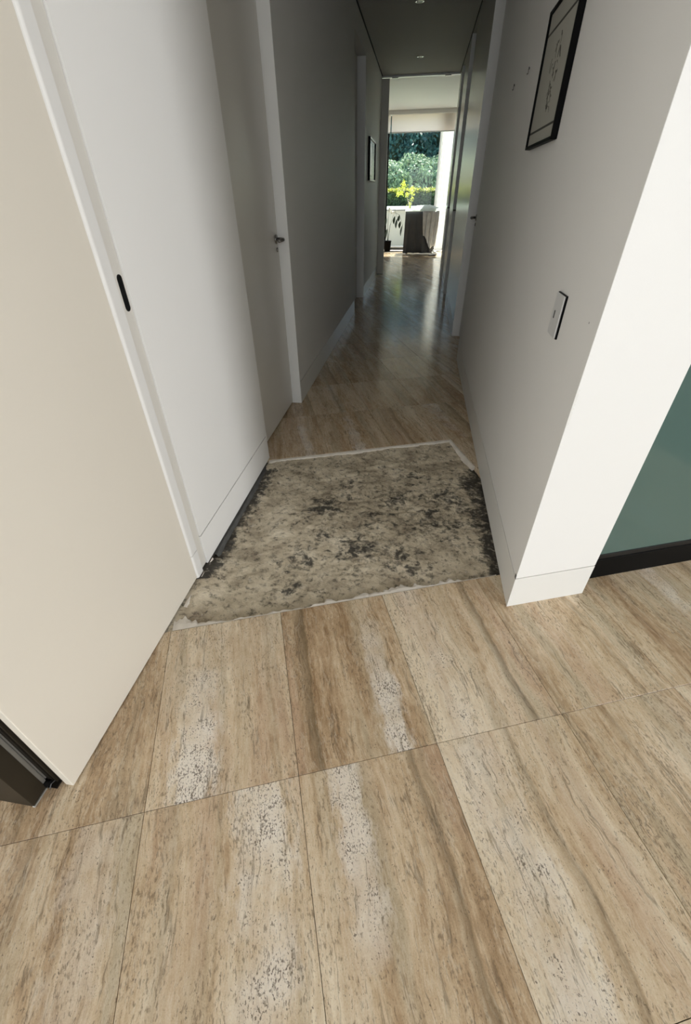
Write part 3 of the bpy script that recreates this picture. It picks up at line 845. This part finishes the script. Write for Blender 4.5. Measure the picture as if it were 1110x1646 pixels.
# thin plastic sheet crumpled over the table top
bm = bmesh.new(); rows = []
for k in range(41):
    row = []
    for q in range(21):
        x = -0.43 + 0.87*k/40; y = 13.56 + 0.74*q/20
        z = 0.962 + 0.085*abs(noise.noise(Vector((x*4, y*4, 2)))) + 0.10*math.exp(-((x-.12)/.33)**2) * math.sin(math.pi*q/20) + 0.02*noise.noise(Vector((x*15, y*12, 1)))
        if q == 0: z = 0.952
        row.append(bm.verts.new((x, y, z)))
    rows.append(row)
for a, b in zip(rows, rows[1:]):
    for q in range(20): bm.faces.new((a[q], b[q], b[q+1], a[q+1]))
M['plastic'] = cloth_mat('plastic_sheet', (0.80, 0.90, 0.88), 0.5)
ps = from_bm('plastic_sheet', bm, M['plastic'], None, True)
thing(ps, 'pale aqua plastic sheet crumpled on top of the covered table', 'plastic sheet')
# white rag on the floor by the sheet
bm = bmesh.new(); bmesh.ops.create_icosphere(bm, subdivisions=4, radius=1.0)
for v in bm.verts:
    d = 1 + 0.35*noise.noise(v.co*2.3) + 0.12*noise.noise(v.co*6)
    v.co = Vector((v.co.x*0.075*d, v.co.y*0.09*d, max(-0.02, v.co.z*0.09*d)+0.024))
rag = from_bm('rag', bm, M['edge'], None, True, (0.40, 13.25, 0))
thing(rag, 'white crumpled rag on the floor right of the dark drop sheet', 'rag')
bm = bmesh.new(); bmesh.ops.create_icosphere(bm, subdivisions=3, radius=1.0)
for v in bm.verts:
    v.co = Vector((v.co.x*0.10, v.co.y*0.06, max(-0.018, v.co.z*0.04 + 0.012*v.co.x)+0.019))
pad = from_bm('cloth_pad', bm, M['darkcloth'], None, True, (0.36, 13.02, 0))
thing(pad, 'small dark cloth pad on the floor before the white rag', 'cloth')

# potted plant at the left of the far window
pot = empty('potted_plant', (-0.90, 14.14, 0)); thing(pot, 'drooping white-flowered plant in a black pot by the far window', 'plant')
bm = bmesh.new(); add_lathe(bm, [(0.085, 0.0), (0.105, 0.24), (0.112, 0.24), (0.112, 0.265), (0.098, 0.265), (0.095, 0.235), (0.01, 0.235)], 28)
from_bm('pot', bm, M['black'], pot, False)
M['stem'] = plain('plant_stem', (0.05, 0.07, 0.03), 0.6)
M['leafdark'] = plain('dark_leaf', (0.03, 0.05, 0.025), 0.5)
M['petal'] = plain('white_petal', (0.80, 0.79, 0.74), 0.6)
stems = [((0.0, 0, .235), (-0.01, 0, .75), (0.02, .0, 1.02), (0.16, 0, 1.00), (0.24, 0, .80)), ((0.01, .01, .235), (0.05, .02, .6), (0.15, 0.02, .92), (0.30, 0, .86), (0.40, 0, .62))]
for st in stems:
    bm = bmesh.new(); add_tube(bm, st, [0.008, .007, .006, .005, .003], 8); from_bm('stem', bm, M['stem'], pot, True)
def petal(c, r, m, nm, ang, tilt):
    bm = bmesh.new(); ctr = [bm.verts.new((0, 0, -r*k/4*2)) for k in range(5)]
    e1 = [bm.verts.new((r*.55*math.sin(math.pi*k/4), 0.02*math.sin(math.pi*k/4), -r*k/4*2)) for k in range(1, 4)]
    e2 = [bm.verts.new((-r*.55*math.sin(math.pi*k/4), 0.02*math.sin(math.pi*k/4), -r*k/4*2)) for k in range(1, 4)]
    for e, s in ((e1, 0), (e2, 1)):
        bm.faces.new((ctr[0], ctr[1], e[0])); bm.faces.new((ctr[1], ctr[2], e[1], e[0])); bm.faces.new((ctr[2], ctr[3], e[2], e[1])); bm.faces.new((ctr[3], ctr[4], e[2]))
    o = from_bm(nm, bm, m, pot, True, c); o.rotation_euler = (tilt, 0, ang)
for k in range(7):
    petal((0.02+.05*(k % 4), -.02, 1.03-.03*k), 0.05, M['petal'], 'petal', k*.8, .5+.3*k)
for c, r in (((.18, 0, .84), .10), ((.25, 0, .78), .12), ((.30, .01, .86), .08), ((.40, 0, .64), .14), ((.34, 0, .72), .09), ((-.02, 0, .55), .12), ((-.05, 0, .8), .10)):
    petal(c, r, M['leafdark'], 'leaf', r*9, .15)

# ------------------------------------------------------------------ garden beyond the window
M['lawn'] = plain('lawn', (0.46, 0.55, 0.40), 0.9, var=.3, vscale=2, bump=.4, bscale=20)
M['paving'] = plain('garden_paving', (0.42, 0.40, 0.36), 0.9, var=.1, vscale=1)
M['render'] = plain('garden_wall_render', (0.70, 0.66, 0.55), 0.9, var=.06, vscale=2)
struct(box('ground', (-14, 14.75, -0.3), (14, 50, -0.03), M['paving']))
gw = struct(box('wall_garden', (-8, 16.35, -0.03), (8, 16.55, 0.90), M['render']))
struct(box('trim_8', (-8, 16.33, 0.90), (8, 16.58, 0.94), M['paving']))
lw = struct(box('lawn', (-12, 16.6, -0.03), (12, 45, 0.905), M['lawn']))
def leaf_mat(name, a, b):
    m, N, L, B = new_mat(name)
    oi = N.new('ShaderNodeNewGeometry')
    mx = N.new('ShaderNodeMix'); mx.data_type = 'RGBA'
    mx.inputs[6].default_value = (*a, 1); mx.inputs[7].default_value = (*b, 1)
    L.new(oi.outputs['Random Per Island'], mx.inputs[0]); L.new(mx.outputs[2], B.inputs['Base Color'])
    B.inputs['Roughness'].default_value = 0.5
    t = N.new('ShaderNodeBsdfTranslucent'); L.new(mx.outputs[2], t.inputs[0])
    ms = N.new('ShaderNodeMixShader'); ms.inputs[0].default_value = 0.35
    L.new(B.outputs[0], ms.inputs[1]); L.new(t.outputs[0], ms.inputs[2]); L.new(ms.outputs[0], N['Material Output'].inputs[0])
    return m
def foliage(sampler, n, size, m, parent, seed, name='foliage'):
    rr = random.Random(seed); V, Fc = [], []
    for _ in range(n):
        p, nr = sampler(rr)
        d = (Vector(nr) + Vector((rr.gauss(0, .6), rr.gauss(0, .6), rr.gauss(0, .6)))).normalized()
        a = d.orthogonal().normalized(); b = d.cross(a)
        th = rr.uniform(0, 6.28); a, b = a*math.cos(th)+b*math.sin(th), b*math.cos(th)-a*math.sin(th)
        s = size*rr.uniform(.6, 1.3); p = Vector(p); k = len(V)
        V += [p - a*s, p + b*s*.5 + d*s*.1, p + a*s, p - b*s*.5 + d*s*.1]; Fc.append((k, k+1, k+2, k+3))
    me = bpy.data.meshes.new(name); me.from_pydata([tuple(v) for v in V], [], Fc); me.update()
    return link(name, me, m, parent)
def ellipsoid(rx, ry, rz, z):
    def f(r):
        d = Vector((r.gauss(0, 1), r.gauss(0, 1), r.gauss(0, 1))).normalized(); k = r.uniform(.72, 1.0)*(1+.25*noise.noise(d*2.5))
        return (d.x*rx*k, d.y*ry*k, z + d.z*rz*k), d
    return f
M['hedgelit'] = leaf_mat('hedge_sunlit_leaf', (0.12, 0.17, 0.03), (0.62, 0.60, 0.07))
M['hedgecore'] = plain('hedge_core', (0.03, 0.045, 0.02), 0.9)
M['shrubleaf'] = leaf_mat('shrub_leaf', (0.10, 0.17, 0.10), (0.42, 0.55, 0.32))
M['treeleaf'] = leaf_mat('tree_leaf', (0.018, 0.065, 0.068), (0.10, 0.24, 0.23))
M['brightleaf'] = leaf_mat('young_leaf', (0.50, 0.55, 0.06), (0.80, 0.75, 0.12))
M['bark'] = plain('bark', (0.35, 0.31, 0.22), 0.9)
hg = empty('hedge', (-0.8, 24.6, 0.905)); thing(hg, 'clipped hedge with yellow-green sunlit top across the lawn', 'hedge')
box('core', (-6, -0.45, 0.0), (6, 0.45, 0.54), M['hedgecore'], hg)
M['hedgedark'] = leaf_mat('hedge_shade_leaf', (0.03, 0.055, 0.02), (0.12, 0.18, 0.06))  # darker leaf copy, shade on the hedge face put into the colour
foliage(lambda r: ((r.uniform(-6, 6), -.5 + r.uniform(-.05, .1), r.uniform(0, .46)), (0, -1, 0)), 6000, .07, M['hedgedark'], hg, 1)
foliage(lambda r: ((r.uniform(-6, 6), r.uniform(-.58, .5), .56 + r.gauss(0, .045)), (0, 0, 1)), 6000, .07, M['hedgelit'], hg, 2, 'sunlit_top')  # sunlight on the top put into the brighter leaf colour
for k, (x, y, rx, rz, lab) in enumerate(((-2.15, 28.5, 1.45, 1.25, 'rounded grey-green shrub left behind the clipped hedge'), (1.05, 28.5, 1.45, 1.3, 'rounded grey-green shrub right behind the clipped hedge'), (-0.55, 31.9, 1.6, 1.5, 'rounded grey-green shrub set farther back in the gap'))):
    s = empty('shrub', (x, y, 0.905)); thing(s, lab, 'shrub', 'shrubs behind the clipped hedge')
    bm = bmesh.new(); bmesh.ops.create_icosphere(bm, subdivisions=3, radius=1.0)
    for v in bm.verts: v.co = Vector((v.co.x*rx*.85, v.co.y*1.2, rz*.62 + v.co.z*rz*.62))
    from_bm('core', bm, M['hedgecore'], s, True)
    foliage(ellipsoid(rx, 1.5, rz*.78, rz*.72), 9000, .085, M['shrubleaf'], s, 20+k)
for k, (x, y, rx, rz, lab) in enumerate(((-3.3, 37, 2.5, 4.4, 'tall dark teal tree at the left of the garden'), (2.2, 37, 2.5, 4.4, 'tall dark teal tree at the right of the garden'), (-0.5, 43, 3.2, 5.0, 'tall dark teal tree farthest back in the garden'))):
    s = empty('tree', (x, y, 0.905)); thing(s, lab, 'tree', 'tall trees closing the garden')
    bm = bmesh.new(); add_tube(bm, [(0, 0, 0), (.1, 0, 2), (0, .1, 4.5)], [.25, .2, .12], 10); from_bm('trunk', bm, M['bark'], s, True)
    bm = bmesh.new(); bmesh.ops.create_icosphere(bm, subdivisions=3, radius=1.0)
    for v in bm.verts: v.co = Vector((v.co.x*rx*.8, v.co.y*1.6, 4.6 + v.co.z*rz*.8))
    from_bm('core', bm, M['hedgecore'], s, True)
    foliage(ellipsoid(rx, 2.2, rz, 4.6), 9000, .16, M['treeleaf'], s, 40+k)
sp = empty('young_tree', (-0.52, 17.3, 0.905)); thing(sp, 'slender young tree with bright yellow-green leaves outside the window', 'tree')
bm = bmesh.new(); add_tube(bm, [(0.14, 0, 0), (.10, 0, .12), (-.02, 0, .36), (-.12, 0, .52)], [.022, .018, .012, .007], 8); from_bm('trunk', bm, M['bark'], sp, True)
bm = bmesh.new(); add_tube(bm, [(0.13, 0, .02), (.16, 0, .25), (.15, 0, .48)], [.014, .010, .006], 8); from_bm('branch', bm, M['bark'], sp, True)
def tuft(r):
    c = r.choice(((-.12, .62, .08), (-.14, .70, .06), (.15, .45, .08), (.17, .30, .07), (.14, .55, .05), (-.2, .45, .06), (.1, .12, .07), (-.30, .42, .06), (.0, .40, .05)))
    return (c[0]+r.gauss(0, c[2]*.6), r.gauss(0, .07), c[1]+r.gauss(0, c[2]*.6)), (r.gauss(0, 1), r.gauss(0, 1), 1)
foliage(tuft, 420, .026, M['brightleaf'], sp, 77)
